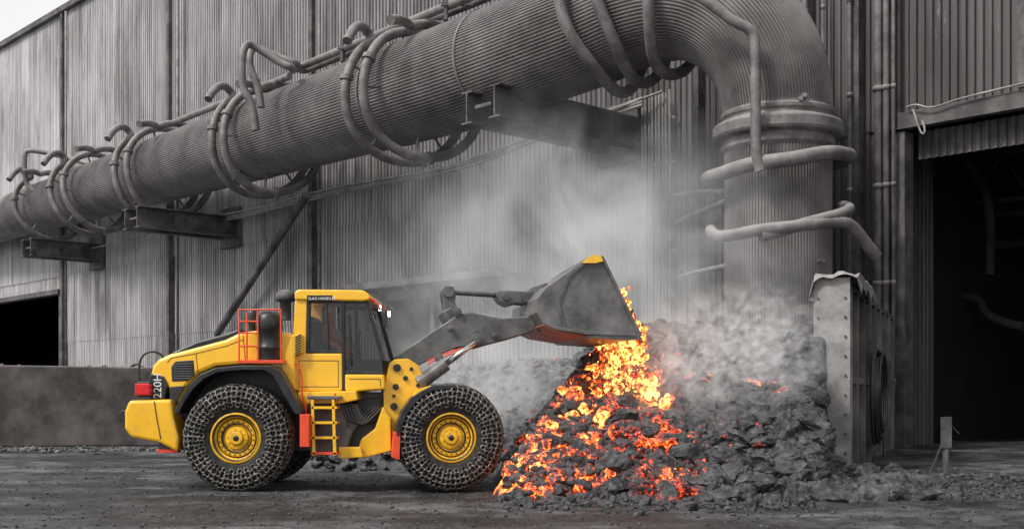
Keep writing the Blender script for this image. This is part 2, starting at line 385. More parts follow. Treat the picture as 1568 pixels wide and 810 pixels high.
for k,(px,R1,tu,pi_) in enumerate([(78,1.36,1.0,1.5),(150,1.38,2.0,4.5),(252,1.36,2.0,3.4),(412,1.34,2.0,2.5),(640,1.33,2.0,2.6)]):
    fr=at(px)
    pts=hoop(fr,R1,tu,pi_,a0=.5,sd=k)
    hp.append(pts)
    for q in range(4,len(pts)-4,9): 
        d=(pts[q+1]-pts[q]).normalized(); hj.rod(pts[q]-d*.09,pts[q]+d*.09,.26,12)
    p,r,T,N,B=fr
    s=pts[0]; e=pts[-1]
    hp.append([s,s+N*.35+T*-.3,s+N*.5+B*.6+T*.1,s+N*.1+B*1.3+T*.6,s-N*.5+B*1.7+T*.9])
    hp.append([e,e+N*.25+B*.3,e-N*.1+B*1.2+T*.5])
    for q in range(3,len(pts)-3,6):
        c_=p+T*((pts[q]-p).dot(T)); d=(c_-pts[q]).normalized(); hj.rod(pts[q],c_-d*r*.97,.05,6)
for k,px in enumerate((925,968,1032)):
    hp.append(hoop(at(px),1.2,1.0,.3,a0=.6,off=-.04,wob=.02,sd=k))
curve('cooling_hoops',hp,.185,'tube',gp)
hj.obj('hoop_flanges','tube',gp)
def along(x0,x1,ang,off,n=14,trim=None):
    out=[]
    for i in range(n+1):
        p,r,T,N,B=at(x0+(x1-x0)*i/n); out.append(p+N*((r+off)*math.cos(ang))+B*((r+off)*math.sin(ang)))
    return out
A=along(455,1010,.15,.65); Bq=along(450,1010,-.12,.75)
g1=[W(392,200,48),W(388,160,48),W(372,140,48),W(370,90,48),W(376,66,48.3),W(392,72,48.6),W(430,98,48.6),W(452,106,48.5)]
g2=[W(400,165,49.5),W(396,130,49.5),W(384,110,49.5),W(382,88,49.5),W(386,72,49.8),W(400,76,50),W(440,94,50),W(456,98,50)]
g3=[W(62,300,76),W(50,292,76),W(38,280,76),W(37,236,76),W(44,229,76),W(90,238,76),W(140,252,74),W(150,256,74)]
C3=along(270,450,.1,.5)
curve('return_tubes',[g1+A,g2+Bq,g3,C3],.16,'tube',gp)
mb=MB()
for px in (540,700,820): 
    p,r,T,N,B=at(px); q=p+N*(r+.55); mb.box((q.x-.5,q.y-.4,q.z-.5),(q.x-.38,q.y+.4,q.z+.35)); mb.box((q.x-.6,q.y-.45,q.z+.0),(q.x+.6,q.y-.35,q.z+.12))
mb.obj('tube_supports','beam',gp)
e1=[W(1040,-25,33.4),W(1085,5,33.1),W(1125,35,33),W(1150,45,33),W(1157,62,33),W(1157,180,33),W(1157,242,33),W(1164,262,33)]
curve('riser_tube',[e1],.15,'tube',gp)
c0=W(1191,200,35)
def ringz(mb,z,prof): v_,f_=lathe(prof,56,(c0.x,c0.y,z),'Z'); mb.add(v_,f_)
mb=MB(); zc1=c0.z
ringz(mb,zc1,[(1.58,.6),(1.62,.5),(1.72,.46),(1.72,.34),(1.66,.28),(1.66,.2),(1.88,.12),(1.93,.05),(1.93,-.22),(1.88,-.3),(1.68,-.36),(1.68,-.6),(1.60,-.7),(1.52,-.75)])
mb.obj('expansion_collar','tube',gp,bevel=.02)
def ringpts(zc,rad,tilt,ph,a0=0,a1=2*math.pi,n=28,lump=.03):
    return [Vector((c0.x+rad*math.cos(a0+(a1-a0)*i/n),c0.y+rad*math.sin(a0+(a1-a0)*i/n),zc+tilt*math.cos(a0+(a1-a0)*i/n-ph)+lump*math.sin(5*i))) for i in range(n+1)]
curve('leg_ring',[ringpts(W(0,258,35).z,2.1,.32,.3),],.21,'tube',gp)
curve('lower_tubes',[[W(1088,352,33.2),W(1092,362,32.9),W(1115,362,32.6),W(1160,352,32.5),W(1225,346,32.5),W(1290,338,33),W(1308,348,33.2),W(1325,372,33.4),W(1342,392,33.6)],
 [W(1165,362,32.5),W(1180,358,32.6),W(1240,340,32.7),W(1290,328,33),W(1306,318,33.6),W(1290,316,34.5)],
 ],.17,'tube',gp)
mb=MB()
for x,y in ((1255,400),(1240,460),(1225,480),(1170,470),(1228,150),(1222,155)): 
    p=W(x,y,33.6); mb.rod(p,p+Vector((0,-.35,0)),.07)
mb.obj('pipe_studs','tube',gp)
# ------------------------------------------------------------------ steel bay wall
sb=empty('steel_bay_wall',loc=(7.0,25.1,0))
sdv=Vector((.38,.92,0)).normalized(); sn=Vector((sdv.y,-sdv.x,0))
P0=W(1302,722,25.1); P0.z=0
def S(a,c,z): return P0+sdv*a+sn*c+Vector((0,0,z))
def sbox(mb,a0,a1,c0_,c1,z0,z1):
    v=[S(a0,c0_,z0),S(a1,c0_,z0),S(a1,c1,z0),S(a0,c1,z0),S(a0,c0_,z1),S(a1,c0_,z1),S(a1,c1,z1),S(a0,c1,z1)]
    mb.add(v,[(0,3,2,1),(4,5,6,7),(0,1,5,4),(1,2,6,5),(2,3,7,6),(3,0,4,7)])
mb=MB(); sbox(mb,0,.06,-.78,0,0,4.2); sbox(mb,.06,.5,-.78,-.72,0,4.15); sbox(mb,.06,.5,-.06,-.003,0,4.15)
mb.obj('end_plate','post',sb,bevel=.012)
mb=MB(); sbox(mb,.5,11.9,-.72,-.05,0,3.95)
for i in range(8): sbox(mb,.9+i*1.45,1.05+i*1.45,-.05,.08,0,3.9)
mb.obj('wall_body','bay',sb,bevel=.012)
mb=MB(); sbox(mb,.5,11.9,-.048,.05,3.91,4.02); sbox(mb,.55,11.9,-.048,.05,1.9,2.05); mb.obj('wall_rails','bay',sb)
mb=MB()
for z in [.4+.42*i for i in range(9)]:
    for c in (-.68,-.1): mb.rod(S(-.03,c,z),S(.0,c,z),.03,6)
mb.obj('bolts','beam',sb)
v=[];f=[];n1,n2_=26,12
for i in range(n1):
    for j in range(n2_):
        a=-.15+3.6*i/(n1-1); c=-.85+1.1*j/(n2_-1)
        z=4.28-.02*a+.13*noise.noise(Vector((a*1.9,c*3,2)))+.08*noise.noise(Vector((a*5,c*6,5)))
        if j in(0,n2_-1): z-=.35+.25*noise.noise(Vector((a*3,j,1)))
        if i==0: z-=.1
        v.append(S(a,c,z))
for i in range(n1-1):
    for j in range(n2_-1): f.append((i*n2_+j,i*n2_+j+1,(i+1)*n2_+j+1,(i+1)*n2_+j))
mk('dusty_sheet',v,f,'tube',sb)
hc=[]
for k in range(5):
    pts=[]
    for i in range(25):
        a=2*math.pi*i/24; pts.append(S(3.6+.12*k+(.75+.07*k)*math.sin(a),.18+.04*k,1.7+.1*math.sin(k*2)+(1.0-.04*k)*math.cos(a)*(1 if math.cos(a)>0 else 1.25)))
    hc.append(pts)
hc.append([S(3.6,.2,2.7),S(4.5,.25,2.75),S(5.2,.25,2.4),S(5.3,.25,.9),S(5.0,.3,.1)])
curve('hose_coil',hc,.04,'black',None)
# ------------------------------------------------------------------ left retaining wall
mb=MB()
rw1=W(262,0,37).x
vv=[(-26,35.3,0),(rw1,37,0),(rw1,38.2,0),(-26,36.5,0),(-26,35.3,2.68),(rw1,37,2.5),(rw1,38.2,2.5),(-26,36.5,2.68)]
mb.add(vv,[(0,3,2,1),(4,5,6,7),(0,1,5,4),(1,2,6,5),(2,3,7,6),(3,0,4,7)])
mb.obj('retaining_wall','concrete',bevel=.05)
# ------------------------------------------------------------------ slag heap
def sstep(a,b,x): 
    t=max(0,min(1,(x-a)/(b-a))); return t*t*(3-2*t)
def smin(a,b,k=.35):
    h=max(0,min(1,.5+.5*(b-a)/k)); return b+(a-b)*h-k*h*(1-h)
def hh(x,y):
    wob=.35*noise.noise(Vector((x*.7,y*.7,0)))
    front=(y-18.75+wob)*.60
    left=(x+.35+wob*.6)*1.15
    top=2.85+.25*noise.noise(Vector((x*.8,y*.6,4)))
    h=smin(smin(front,left),top)
    if y<25.2: h=smin(h,max(0,(.268*y+.12-x)*4.2)+.0,.2)
    rear=smin(smin((y-25.2+wob)*.8,(x+6.0)*.55),2.1+.3*wob+.3*sstep(-3,1,x),.5)
    h=max(h,rear)
    h=smin(h,(34.5-y)*1.1,.4)
    if y>25.1 and x>6.75+.413*(y-25.1): h=-.3
    return h
def hot(x,y):
    def segd(ax,ay,bx,by):
        dx,dy=bx-ax,by-ay; t=max(0,min(1,((x-ax)*dx+(y-ay)*dy)/(dx*dx+dy*dy)))
        return math.hypot(x-ax-t*dx,y-ay-t*dy)
    a=.97*(1-sstep(.2,1.7,segd(2.0,22.6,.15,19.2)))
    b=.85*(1-sstep(.1,1.2,segd(2.1,22.6,2.8,20.4)))
    c=.78*(1-sstep(.0,.8,segd(3.0,22.0,4.9,21.8)))
    d=.72*(1-sstep(.3,1.7,segd(.3,19.3,2.6,19.5)))
    return max(a,b,c,d)
gx0,gx1,gy0,gy1,st=-6.5,9.5,18.0,34.5,.09
nx=int((gx1-gx0)/st);ny=int((gy1-gy0)/st)
V=[];Fc=[];H=[]
for j in range(ny):
    for i in range(nx):
        x=gx0+i*st;y=gy0+j*st
        h=hh(x,y)
        if h>0:
            k=min(1,h/.4)
            h+=k*(.16*noise.noise(Vector((x*1.6,y*1.6,h)))+.14*abs(noise.noise(Vector((x*3.4,y*3.4,h*2))))+.07*noise.noise(Vector((x*8,y*8,1))))
        h=max(h,-.12)
        if h<.02: h-=.06
        V.append((x,y,h)); H.append(hot(x,y)*1.08 if h>.03 else 0)
for j in range(ny-1):
    for i in range(nx-1):
        a=j*nx+i
        if max(V[a][2],V[a+1][2],V[a+nx][2],V[a+nx+1][2])>0: Fc.append((a,a+1,a+nx+1,a+nx))
def ico(sub):
    bm=bmesh.new(); bmesh.ops.create_icosphere(bm,subdivisions=sub,radius=1); vs=[v.co.copy() for v in bm.verts]; fs=[tuple(v.index for v in f.verts) for f in bm.faces]; bm.free(); return vs,fs
def rockshape(sub,seed):
    vs,fs=ico(sub); rnd=random.Random(seed); o=Vector((rnd.random()*50,rnd.random()*50,0))
    planes=[(Vector((rnd.gauss(0,1),rnd.gauss(0,1),rnd.gauss(0,1))).normalized(),rnd.uniform(.5,.82)) for _ in range(9)]
    out=[]
    for v in vs:
        u=v.copy()
        for n_,c in planes:
            q=u.dot(n_)
            if q>c: u-=n_*(q-c)
        u*=1+.20*noise.noise(v*1.5+o)+.12*noise.noise(v*4+o)+.05*noise.noise(v*9+o)
        out.append(u)
    return out,fs
small=[rockshape(2,i) for i in range(14)]; big=[rockshape(4,i+50) for i in range(14)]
def addrock(V,Fc,H,p,s,shape,hv,flat=.6,hotbias=.0):
    vs,fs=shape; k=len(V)
    q=Quaternion((random.gauss(0,.25),random.gauss(0,.25),1),R()*6.28)@Quaternion((1,0,0),random.gauss(0,.5))
    sx,sy,sz=s*(.8+.6*R()),s*(.7+.4*R()),s*flat*(.7+.6*R())
    for v in vs:
        u=q@Vector((v.x*sx,v.y*sy,v.z*sz)); V.append((p[0]+u.x,p[1]+u.y,p[2]+u.z))
        H.append(hv*(1-.28*v.z*.9)+hotbias)
    Fc+= [(a+k,b+k,c+k) for a,b,c in fs]
def inbay(x,y): return not (y>24.7 and x>6.3+.413*(y-25.1))
cnt=0
while cnt<6800:
    x=random.uniform(-5.5,7.2); y=18.3+abs(random.gauss(0,1))*3.2 if R()<.78 else random.uniform(18.3,31)
    if not inbay(x,y): continue
    h=hh(x,y)
    if h<-.12 : continue
    if x<0.6 and h<.9 and y<24.8 and x<-.1: continue
    hv=hot(x,y)*random.choice((.15,.3,.55,.85,1.1))
    if R()<.06 and x>-.2: hv=max(hv,.55*(1-sstep(3.5,6.5,x)))
    if R()<.10:
        s=random.uniform(.14,.36) if x>1.6 else random.uniform(.1,.2); addrock(V,Fc,H,(x,y,h+s*.2),s,random.choice(big),hv,.7)
    else:
        s=random.uniform(.03,.13); addrock(V,Fc,H,(x,y,h+s*.5+.03),s,random.choice(small),hv,.8)
    cnt+=1
for x,y,s in ((3.3,24.4,.5),(4.0,24.6,.5),(4.9,24.9,.4),(5.7,24.9,.35),(3.6,25.1,.45),(6.0,24.4,.32),(2.6,24.0,.3),(5.2,22.4,.45),(5.5,21.6,.4),(4.8,20.6,.38),(4.2,21.2,.36),(5.3,23.3,.4),(5.8,23.0,.36),(5.9,24.0,.36)):
    addrock(V,Fc,H,(x,y,hh(x,y)+.03),s,random.choice(big),0,.7)
for i in range(2200):
    x=random.uniform(-.2,9.8); y=20.0+random.gauss(0,.9)-1.3
    if x>4.6: y=random.uniform(18.6,24.6) if R()<.6 else random.gauss(20.2,.8)
    if x>6.4 and y>24.8: continue
    if hh(x,y)>.1: continue
    s=random.uniform(.015,.08)*(1.0 if x<7 else .8)
    if R()<.05: s*=2
    addrock(V,Fc,H,(x,y,gz(x,y)+s*.3),s,random.choice(small),hot(x,y)*.6 if R()<.3 else 0,.7)
for i in range(2400):
    y=random.uniform(13.5,27); x=random.uniform(-.46,.46)*y
    if hh(x,y)>.0: continue
    s=random.uniform(.008,.032); addrock(V,Fc,H,(x,y,gz(x,y)+s*.3),s,small[i%14],0,.7)
def heapmat():
    m,nt,b=newmat('slag_rock')
    n1=noise_n(nt,1.2,6,.7); n2=noise_n(nt,7,7,.75); n3=noise_n(nt,24,5,.75)
    c=ramp(nt,n2.outputs[0],[(.3,(.008,.008,.010)),(.5,(.032,.032,.035)),(.72,(.17,.168,.172))]).outputs[0]
    g=nt.nodes.new('ShaderNodeNewGeometry'); s=nt.nodes.new('ShaderNodeSeparateXYZ'); nt.links.new(g.outputs['Normal'],s.inputs[0])
    sp=nt.nodes.new('ShaderNodeSeparateXYZ'); nt.links.new(g.outputs['Position'],sp.inputs[0])
    dst=mathn(nt,'MULTIPLY',mathn(nt,'POWER',mathn(nt,'MAXIMUM',s.outputs[2],0.0),2.0),ramp(nt,n1.outputs[0],[(.4,(.1,.1,.1)),(.65,(.8,.8,.8))]).outputs[0])
    mr=nt.nodes.new('ShaderNodeMapRange'); nt.links.new(sp.outputs[1],mr.inputs[0]); mr.inputs[1].default_value=22; mr.inputs[2].default_value=27; mr.inputs[3].default_value=.25; mr.inputs[4].default_value=1
    c=mixc(nt,mathn(nt,'MULTIPLY',dst,mr.outputs[0]),c,(.38,.375,.37))
    nt.links.new(c,b.inputs['Base Color']); nt.links.new(mathn(nt,'MULTIPLY_ADD',n3.outputs[0],.6,.08),b.inputs['Roughness'])
    at_=nt.nodes.new('ShaderNodeAttribute'); at_.attribute_name='hot'
    e1=noise_n(nt,2.0,6,.72); e2=noise_n(nt,15,6,.8)
    k=mathn(nt,'ADD',mathn(nt,'MULTIPLY',e1.outputs[0],1.3),mathn(nt,'MULTIPLY',e2.outputs[0],2.3))
    k=mathn(nt,'SUBTRACT',k,1.34)
    heat=mathn(nt,'MULTIPLY',at_.outputs['Fac'],k)
    rc=ramp(nt,heat,[(.27,(0,0,0)),(.33,(.25,.008,.002)),(.41,(1.0,.06,.006)),(.52,(1.0,.21,.02)),(.72,(1.0,.5,.12))])
    nt.links.new(rc.outputs[0],b.inputs['Emission Color'])
    es=nt.nodes.new('ShaderNodeMapRange'); nt.links.new(heat,es.inputs[0]); es.inputs[1].default_value=.27; es.inputs[2].default_value=.7; es.inputs[3].default_value=.5; es.inputs[4].default_value=3.8
    nt.links.new(es.outputs[0],b.inputs['Emission Strength'])
    bump(nt,b,mathn(nt,'ADD',n2.outputs[0],mathn(nt,'MULTIPLY',n3.outputs[0],.6)),.8,.045)
    m.cycles.emission_sampling='NONE'
    return m
M['heap']=heapmat()
def hotmesh(name,V,Fc,H):
    me=bpy.data.meshes.new(name); me.from_pydata(V,[],Fc)
    a=me.attributes.new('hot','FLOAT','POINT'); a.data.foreach_set('value',[max(0,h) for h in H])
    me.materials.append(M['heap']); o=bpy.data.objects.new(name,me); COL.objects.link(o); return o
hotmesh('slag_heap',V,Fc,H)
V2=[];F2=[];H2=[]
for i in range(1500):
    x=random.uniform(-20,-7); k=R()
    if k<.5: y=37.2+.06*(x+20)*.5+random.gauss(1.6,.6); z=2.2+.35*noise.noise(Vector((x*.5,0,0)))+.25*(1 if x>-16 else .2)*R(); s=random.uniform(.08,.3)
    else: y=35-abs(random.gauss(0,.9)); z=.02; s=random.uniform(.03,.12)
    addrock(V2,F2,H2,(x,y,z),s,random.choice(small),0)
o=hotmesh('rubble',V2,F2,H2)
# ------------------------------------------------------------------ wheel loader
class Fr:
    def __init__(s,xh,yc,th): s.xh=xh;s.yc=yc;s.c=math.cos(th);s.s=math.sin(th);s.th=th
    def world(s,a,b,z): return Vector((s.xh+a*s.c-b*s.s,s.yc+a*s.s+b*s.c,z))
    def az(s,px,py,b):
        k=(px-CX)/F
        a=(k*s.yc-s.xh+b*s.s+k*b*s.c)/(s.c-k*s.s)
        Y=s.yc+a*s.s+b*s.c
        return a,CH+(HZ-py)*Y/F
    def pt(s,px,py,b):
        a,z=s.az(px,py,b); return s.world(a,b,z)
YC=21.35; XH=(565-CX)*YC/F
RF=Fr(XH,YC,0); FF=Fr(XH,YC,math.radians(8))
L=empty('wheel_loader',loc=(XH,YC,0))
def prism(name,fr,pts,spans,mat,bevel=.015,b_ref=None,smooth=False):
    b0=spans[0][0] if b_ref is None else b_ref
    az=[fr.az(x,y,b0) for x,y in pts]; n=len(az); mb=MB()
    for (s0,s1) in spans:
        v=[fr.world(a,s0,z) for a,z in az]+[fr.world(a,s1,z) for a,z in az]
        mb.add(v,[tuple(range(n)),tuple(range(n,2*n))[::-1]]+[(i,(i+1)%n,n+(i+1)%n,n+i) for i in range(n)])
    return mb.obj(name,mat,L,bevel=bevel)
def rect(x0,y0,x1,y1): return [(x0,y0),(x1,y0),(x1,y1),(x0,y1)]
RW=.93
tyre=[(.40,-.26),(.45,-.31),(.55,-.345),(.68,-.36),(.78,-.345),(.85,-.30),(.885,-.22),(.895,0)]
tyre=tyre+[(r,-y) for r,y in tyre[-2::-1]]
def mesh_only(name,mb,mat,smooth):
    me=bpy.data.meshes.new(name); me.from_pydata(mb.v,[],mb.f)
    bm=bmesh.new(); bm.from_mesh(me); bmesh.ops.recalc_face_normals(bm,faces=bm.faces); bm.to_mesh(me); bm.free()
    if smooth:
        for p in me.polygons:p.use_smooth=True
    me.materials.append(M[mat]); return me
mb=MB(); mb.add(*lathe(tyre,72)); me_t=mesh_only('tyre',mb,'rubber',True)
mb=MB()
rows=[(.575,-.352),(.665,-.372),(.755,-.362),(.835,-.328),(.893,-.25),(.91,-.125),(.913,0),(.91,.125),(.893,.25),(.835,.328),(.755,.362)]
NR=28
def rowp(i,k):
    r,y=rows[i]; a=2*math.pi*(k+(.5 if i%2 else 0))/NR; return Vector((r*math.cos(a),y,r*math.sin(a))),a
for i,(r,y) in enumerate(rows):
    r0,y0=rows[max(i-1,0)]; r1,y1=rows[min(i+1,len(rows)-1)]
    tang=Vector((r1-r0,y1-y0)).normalized(); nrm=(-tang.y,tang.x)
    if nrm[0]*r+nrm[1]*y*2<0: nrm=(-nrm[0],-nrm[1])
    for k in range(NR):
        p,a=rowp(i,k); er=Vector((math.cos(a),0,math.sin(a))); ey=Vector((0,1,0)); et=Vector((-math.sin(a),0,math.cos(a)))
        n_=(er*nrm[0]+ey*nrm[1]).normalized(); b_=(et+n_*random.gauss(0,.18)).normalized(); c_=n_.cross(b_).normalized()
        p=p+et*random.gauss(0,.006)
        Rm=.040+.014*min(1,(r-.5)/.4); rm=.0145; N1,N2=10,5; vs=[]
        for q in range(N1):
            A_=2*math.pi*q/N1; d=b_*math.cos(A_)+c_*math.sin(A_)
            for s_ in range(N2):
                B_=2*math.pi*s_/N2; vs.append(p+n_*.012+d*(Rm+rm*math.cos(B_))+n_*(rm*math.sin(B_)))
        mb.add(vs,[(q*N2+s_,q*N2+(s_+1)%N2,((q+1)%N1)*N2+(s_+1)%N2,((q+1)%N1)*N2+s_) for q in range(N1) for s_ in range(N2)])
        if i<len(rows)-1:
            for dk in ((0,-1) if i%2==0 else (0,1)):
                p2,_=rowp(i+1,(k+dk)%NR); d=(p2-p)
                mb.rod(p+d*.22+n_*.016,p+d*.78+n_*.016,.022,6)
me_c=mesh_only('tyre_chain',mb,'chain',True)
mb=MB()
mb.add(*lathe([(.44,-.27),(.435,-.315),(.41,-.325),(.395,-.30),(.385,-.24),(.345,-.22)],64))
mb.add(*lathe([(.325,-.235),(.31,-.245),(.27,-.245),(.26,-.20),(.22,-.19),(.20,-.19),(.195,-.235),(.185,-.245),(.12,-.25),(.115,-.285),(.10,-.295),(0,-.295)],48))
mb.add(*lathe([(.44,.27),(.40,.30),(.38,.1),(0,.1)],48))
for k in range(10):
    a=2*math.pi*k/10; mb.rod((.148*math.cos(a),-.24,.148*math.sin(a)),(.148*math.cos(a),-.265,.148*math.sin(a)),.012,6)
me_r=mesh_only('rim',mb,'rimyellow',False)
mb=MB(); mb.add(*lathe([(.40,-.22),(.36,-.19),(.24,-.15),(.0,-.15)],48)); mb.add(*lathe([(.395,-.318),(.378,-.318),(.372,-.28)],48))
mb.add(*lathe([(.258,-.249),(.25,-.256),(.235,-.2)],48)); mb.add(*lathe([(.125,-.254),(.113,-.262),(.112,-.25)],36)); mb.add(*lathe([(.05,-.297),(.045,-.305),(0,-.305)],20))
for k in range(20):
    a=2*math.pi*k/20; mb.rod((.29*math.cos(a),-.24,.29*math.sin(a)),(.29*math.cos(a),-.268,.29*math.sin(a)),.013,6)
me_k=mesh_only('rim_black_ring',mb,'black',True)  # black rings, backing disc and bolts of the rim
def wheel(nm,fr,a,b,flip,rot):
    for me,n in ((me_t,'tyre'),(me_c,'chain'),(me_r,'rim'),(me_k,'rim_ring')):
        o=bpy.data.objects.new(nm+'_'+n,me); p=fr.world(a,b,RW)
        o.matrix_world=Matrix.Translation(p)@Matrix.Rotation(fr.th+(math.pi if flip else 0),4,'Z')@Matrix.Rotation(rot,4,'Y')
        mw=o.matrix_world.copy(); COL.objects.link(o); o.parent=L; bpy.context.view_layer.update(); o.matrix_parent_inverse=L.matrix_world.inverted(); o.matrix_world=mw
TB=1.13
ar,_=RF.az(361,671,-TB-.3); af,_=FF.az(691,675,-TB-.3)
wheel('rear_wheel_near',RF,ar,-TB,False,.1); wheel('rear_wheel_far',RF,ar,TB,True,.5)
wheel('front_wheel_near',FF,af,-TB,False,.3); wheel('front_wheel_far',FF,af,TB,True,.9)
mb=MB(); mb.rod(RF.world(ar,-.9,RW),RF.world(ar,.9,RW),.2,16); mb.rod(FF.world(af,-.9,RW),FF.world(af,.9,RW),.2,16)
mb.obj('axles','dark',L)
prism('counterweight',RF,[(190,630),(197,613),(262,611),(266,640),(274,672),(272,692),(243,677),(200,669),(190,656)],[(-1.2,1.2)],'yellow',.05)
prism('rear_lower_step',RF,[(186,628),(192,628),(192,646),(182,644),(181,634)],[(-1.15,-1.0),(1.0,1.15)],'black',.01)
prism('rear_bumper_hook',RF,rect(243,676,278,690),[(-.9,.9)],'dark',.02)
prism('rear_reflector',RF,rect(240,688,272,693),[(-1.1,-.9)],'orange',.004)
mb=MB()
q=[RF.pt(x,y,-1.206) for x,y in ((236,614),(240,640),(246,672))]
for i in range(2): mb.rod(q[i],q[i+1],.008,6)
mb.obj('panel_gap','black',L)
hood=[(229,580),(233,560),(243,549),(262,541),(300,531),(345,519),(366,509),(400,505),(449,510),(452,600),(440,600),(430,576),(412,562),(372,557),(330,560),(303,572),(285,592),(272,618),(262,614),(256,590),(250,582)]
prism('engine_hood',RF,hood,[(-1.0,1.0)],'yellow',.07)
prism('hood_core',RF,[(262,600),(290,570),(330,560),(450,560),(450,640),(270,640)],[(-.7,.7)],'black',.01)
prism('hood_top_panel',RF,[(262,540),(300,523),(345,511),(366,503),(366,514),(345,524),(300,536),(266,545)],[(-.97,.97)],'black',.03)
prism('rear_grille',RF,[(227,582),(231,572),(250,576),(257,590),(250,613),(229,612)],[(-1.03,1.03)],'black',.02)
prism('side_grille',RF,[(262,562),(268,553),(296,551),(298,574),(288,583),(263,584)],[(-1.012,-.98),(.98,1.012)],'black',.01)
mb=MB()
for i in range(7):
    y=557+i*3.7; a0,z=RF.az(266,y,-1.0); a1,_=RF.az(294,y,-1.0)
    for b in (-1.022,1.022): mb.rod(RF.world(a0,b,z),RF.world(a1,b,z),.007,5)
mb.obj('grille_slats','dark',L)
mb=MB()
for pts in (((256,555),(262,548),(300,541),(345,530),(372,520)),((372,512),(374,535),(376,555)),((300,541),(303,570))):
    q=[RF.pt(x,y,-1.002) for x,y in pts]
    for i in range(len(q)-1): mb.rod(q[i],q[i+1],.006,5)
mb.obj('hood_panel_gaps','black',L)
prism('side_grille_lower',RF,[(259,592),(284,590),(272,612),(266,624),(260,622)],[(-1.012,-.98),(.98,1.012)],'black',.01)
prism('tail_light',RF,rect(206,587,229,605),[(-1.2,-.95),(.95,1.2)],'red',.02)
prism('tail_light_housing',RF,rect(210,584,230,608),[(-1.15,-.9),(.9,1.15)],'black',.02)
curve('rear_handrail',[[RF.pt(x,y,b) for x,y in ((214,585),(212,560),(218,543),(232,537),(246,541),(250,547))] for b in (-.95,-.8,.95)],.02,'black',L)
fo=[(266,632),(275,612),(290,588),(306,573),(330,563),(372,559),(415,560),(428,568),(440,588),(462,628),(462,634),(452,634)]
fi=[(430,596),(418,575),(405,567),(372,566),(333,570),(312,580),(297,594),(283,614),(273,634)]
prism('rear_fender',RF,fo+fi,[(-1.5,-.85),(.85,1.5)],'black',.012)
prism('rear_mudflap',RF,rect(459,634,473,684),[(-1.5,-.95),(.95,1.5)],'orange',.008)
prism('platform',RF,rect(363,551,434,556),[(-1.25,-.9),(.9,1.25)],'orange',.004)
def rails(b):
    P=lambda x,y:RF.pt(x,y,b)
    return [[P(366,553),P(366,474),P(430,474)],[P(378,553),P(378,478)],[P(366,510),P(395,510)],[P(366,530),P(395,530)],[P(395,553),P(395,474)],[P(430,553),P(430,474)],[P(366,492),P(395,492)]]
curve('handrails',rails(-1.22)+rails(1.22),.015,'orange',L,smooth=False)
curve('cab_handrail',[[RF.pt(x,y,-1.15) for x,y in ((452,556),(462,560),(462,610),(470,625),(468,655))],[RF.pt(x,y,-1.2) for x,y in ((513,602),(513,640))],[RF.pt(x,y,-.95) for x,y in ((566,456),(580,462),(582,475))]],.017,'orange',L)
for nm,px,top,bot,rr,b in (('air_cleaner',412,478,555,.20,-1.03),('air_cleaner_far',398,480,555,.18,.35),('exhaust_stack',386,474,530,.07,0)):
    p=RF.pt(px,bot,b); q=RF.pt(px,top,b); h=q.z-p.z
    v,f=lathe([(rr,0),(rr,h*.25),(rr*1.07,h*.27),(rr*1.07,h*.31),(rr,h*.33),(rr,h*.6),(rr*1.12,h*.63),(rr*1.15,h*.75),(rr*1.1,h*.9),(rr*.8,h),(0,h*1.0)],28,(p.x,p.y,p.z),'Z')
    mk(nm,v,f,'black',L,smooth=True)
prism('engine_side_yellow',RF,[(448,512),(462,512),(462,540),(452,545),(452,600),(440,596),(432,570),(430,555)],[(-1.05,1.05)],'yellow',.02)
mb=MB()
for i in range(8):
    y=517+i*4; p=RF.pt(452,y,-1.06);q=RF.pt(461,y-5,-1.06); mb.rod(p,q,.012,5)
mb.obj('vent_slots','black',L)
prism('cab_roof',RF,[(451,447),(456,443),(556,444),(566,451),(567,459),(556,461),(451,459)],[(-.95,.95)],'yellow',.03)
prism('roof_sign_band',RF,rect(470,452,509,460.5),[(-.957,-.94)],'black',.003)
prism('cab_rear_pillar',RF,[(452,458),(470,458),(469,505),(468,545),(448,545),(449,500)],[(-.9,-.78),(.78,.9)],'yellow',.02)
def strip(name,pts,wd,spans,mat):
    for i in range(len(pts)-1):
        (x0,y0),(x1,y1)=pts[i],pts[i+1]; d=math.hypot(x1-x0,y1-y0); nx_,ny_=-(y1-y0)/d*wd/2,(x1-x0)/d*wd/2
        prism(name,RF,[(x0+nx_,y0+ny_),(x1+nx_,y1+ny_),(x1-nx_,y1-ny_),(x0-nx_,y0-ny_)],spans,mat,.006)
sp=[(-.89,-.80),(.80,.89)]
strip('window_frame',[(472,460),(471,541)],5,sp,'black'); strip('window_frame',[(469,538),(526,540)],5,[(-.895,-.81),(.81,.895)],'black')
strip('window_frame',[(525,458),(526,600)],5,[(-.9,-.81),(.81,.9)],'black'); strip('window_frame',[(561,459),(586,549)],6,sp,'black')
strip('window_frame',[(469,462),(563,462)],4,[(-.885,-.80),(.80,.885)],'black'); strip('window_frame',[(526,570),(588,572)],4,[(-.9,-.81),(.81,.9)],'black')
strip('window_frame',[(500,462),(503,538)],2,[(-.885,-.84)],'black')
strip('grab_rail',[(533,480),(536,560)],2,[(-.98,-.95)],'black')
strip('door_handle',[(515,470),(516,505)],2.2,[(-.98,-.95)],'dark')
prism('side_glass',RF,[(472,462),(561,462),(584,548),(586,570),(527,570),(525,538),(472,538)],[(-.845,-.835),(.835,.845)],'glass',0)
A0,B0=RF.pt(562,462,-.84),RF.pt(586,550,-.84)
mk('windscreen',[A0,B0,(B0.x,B0.y+1.68,B0.z),(A0.x,A0.y+1.68,A0.z)],[(0,1,2,3)],'glass',L)
prism('cab_rear_wall',RF,rect(462,480,466,545),[(-.78,.78)],'black',.004)
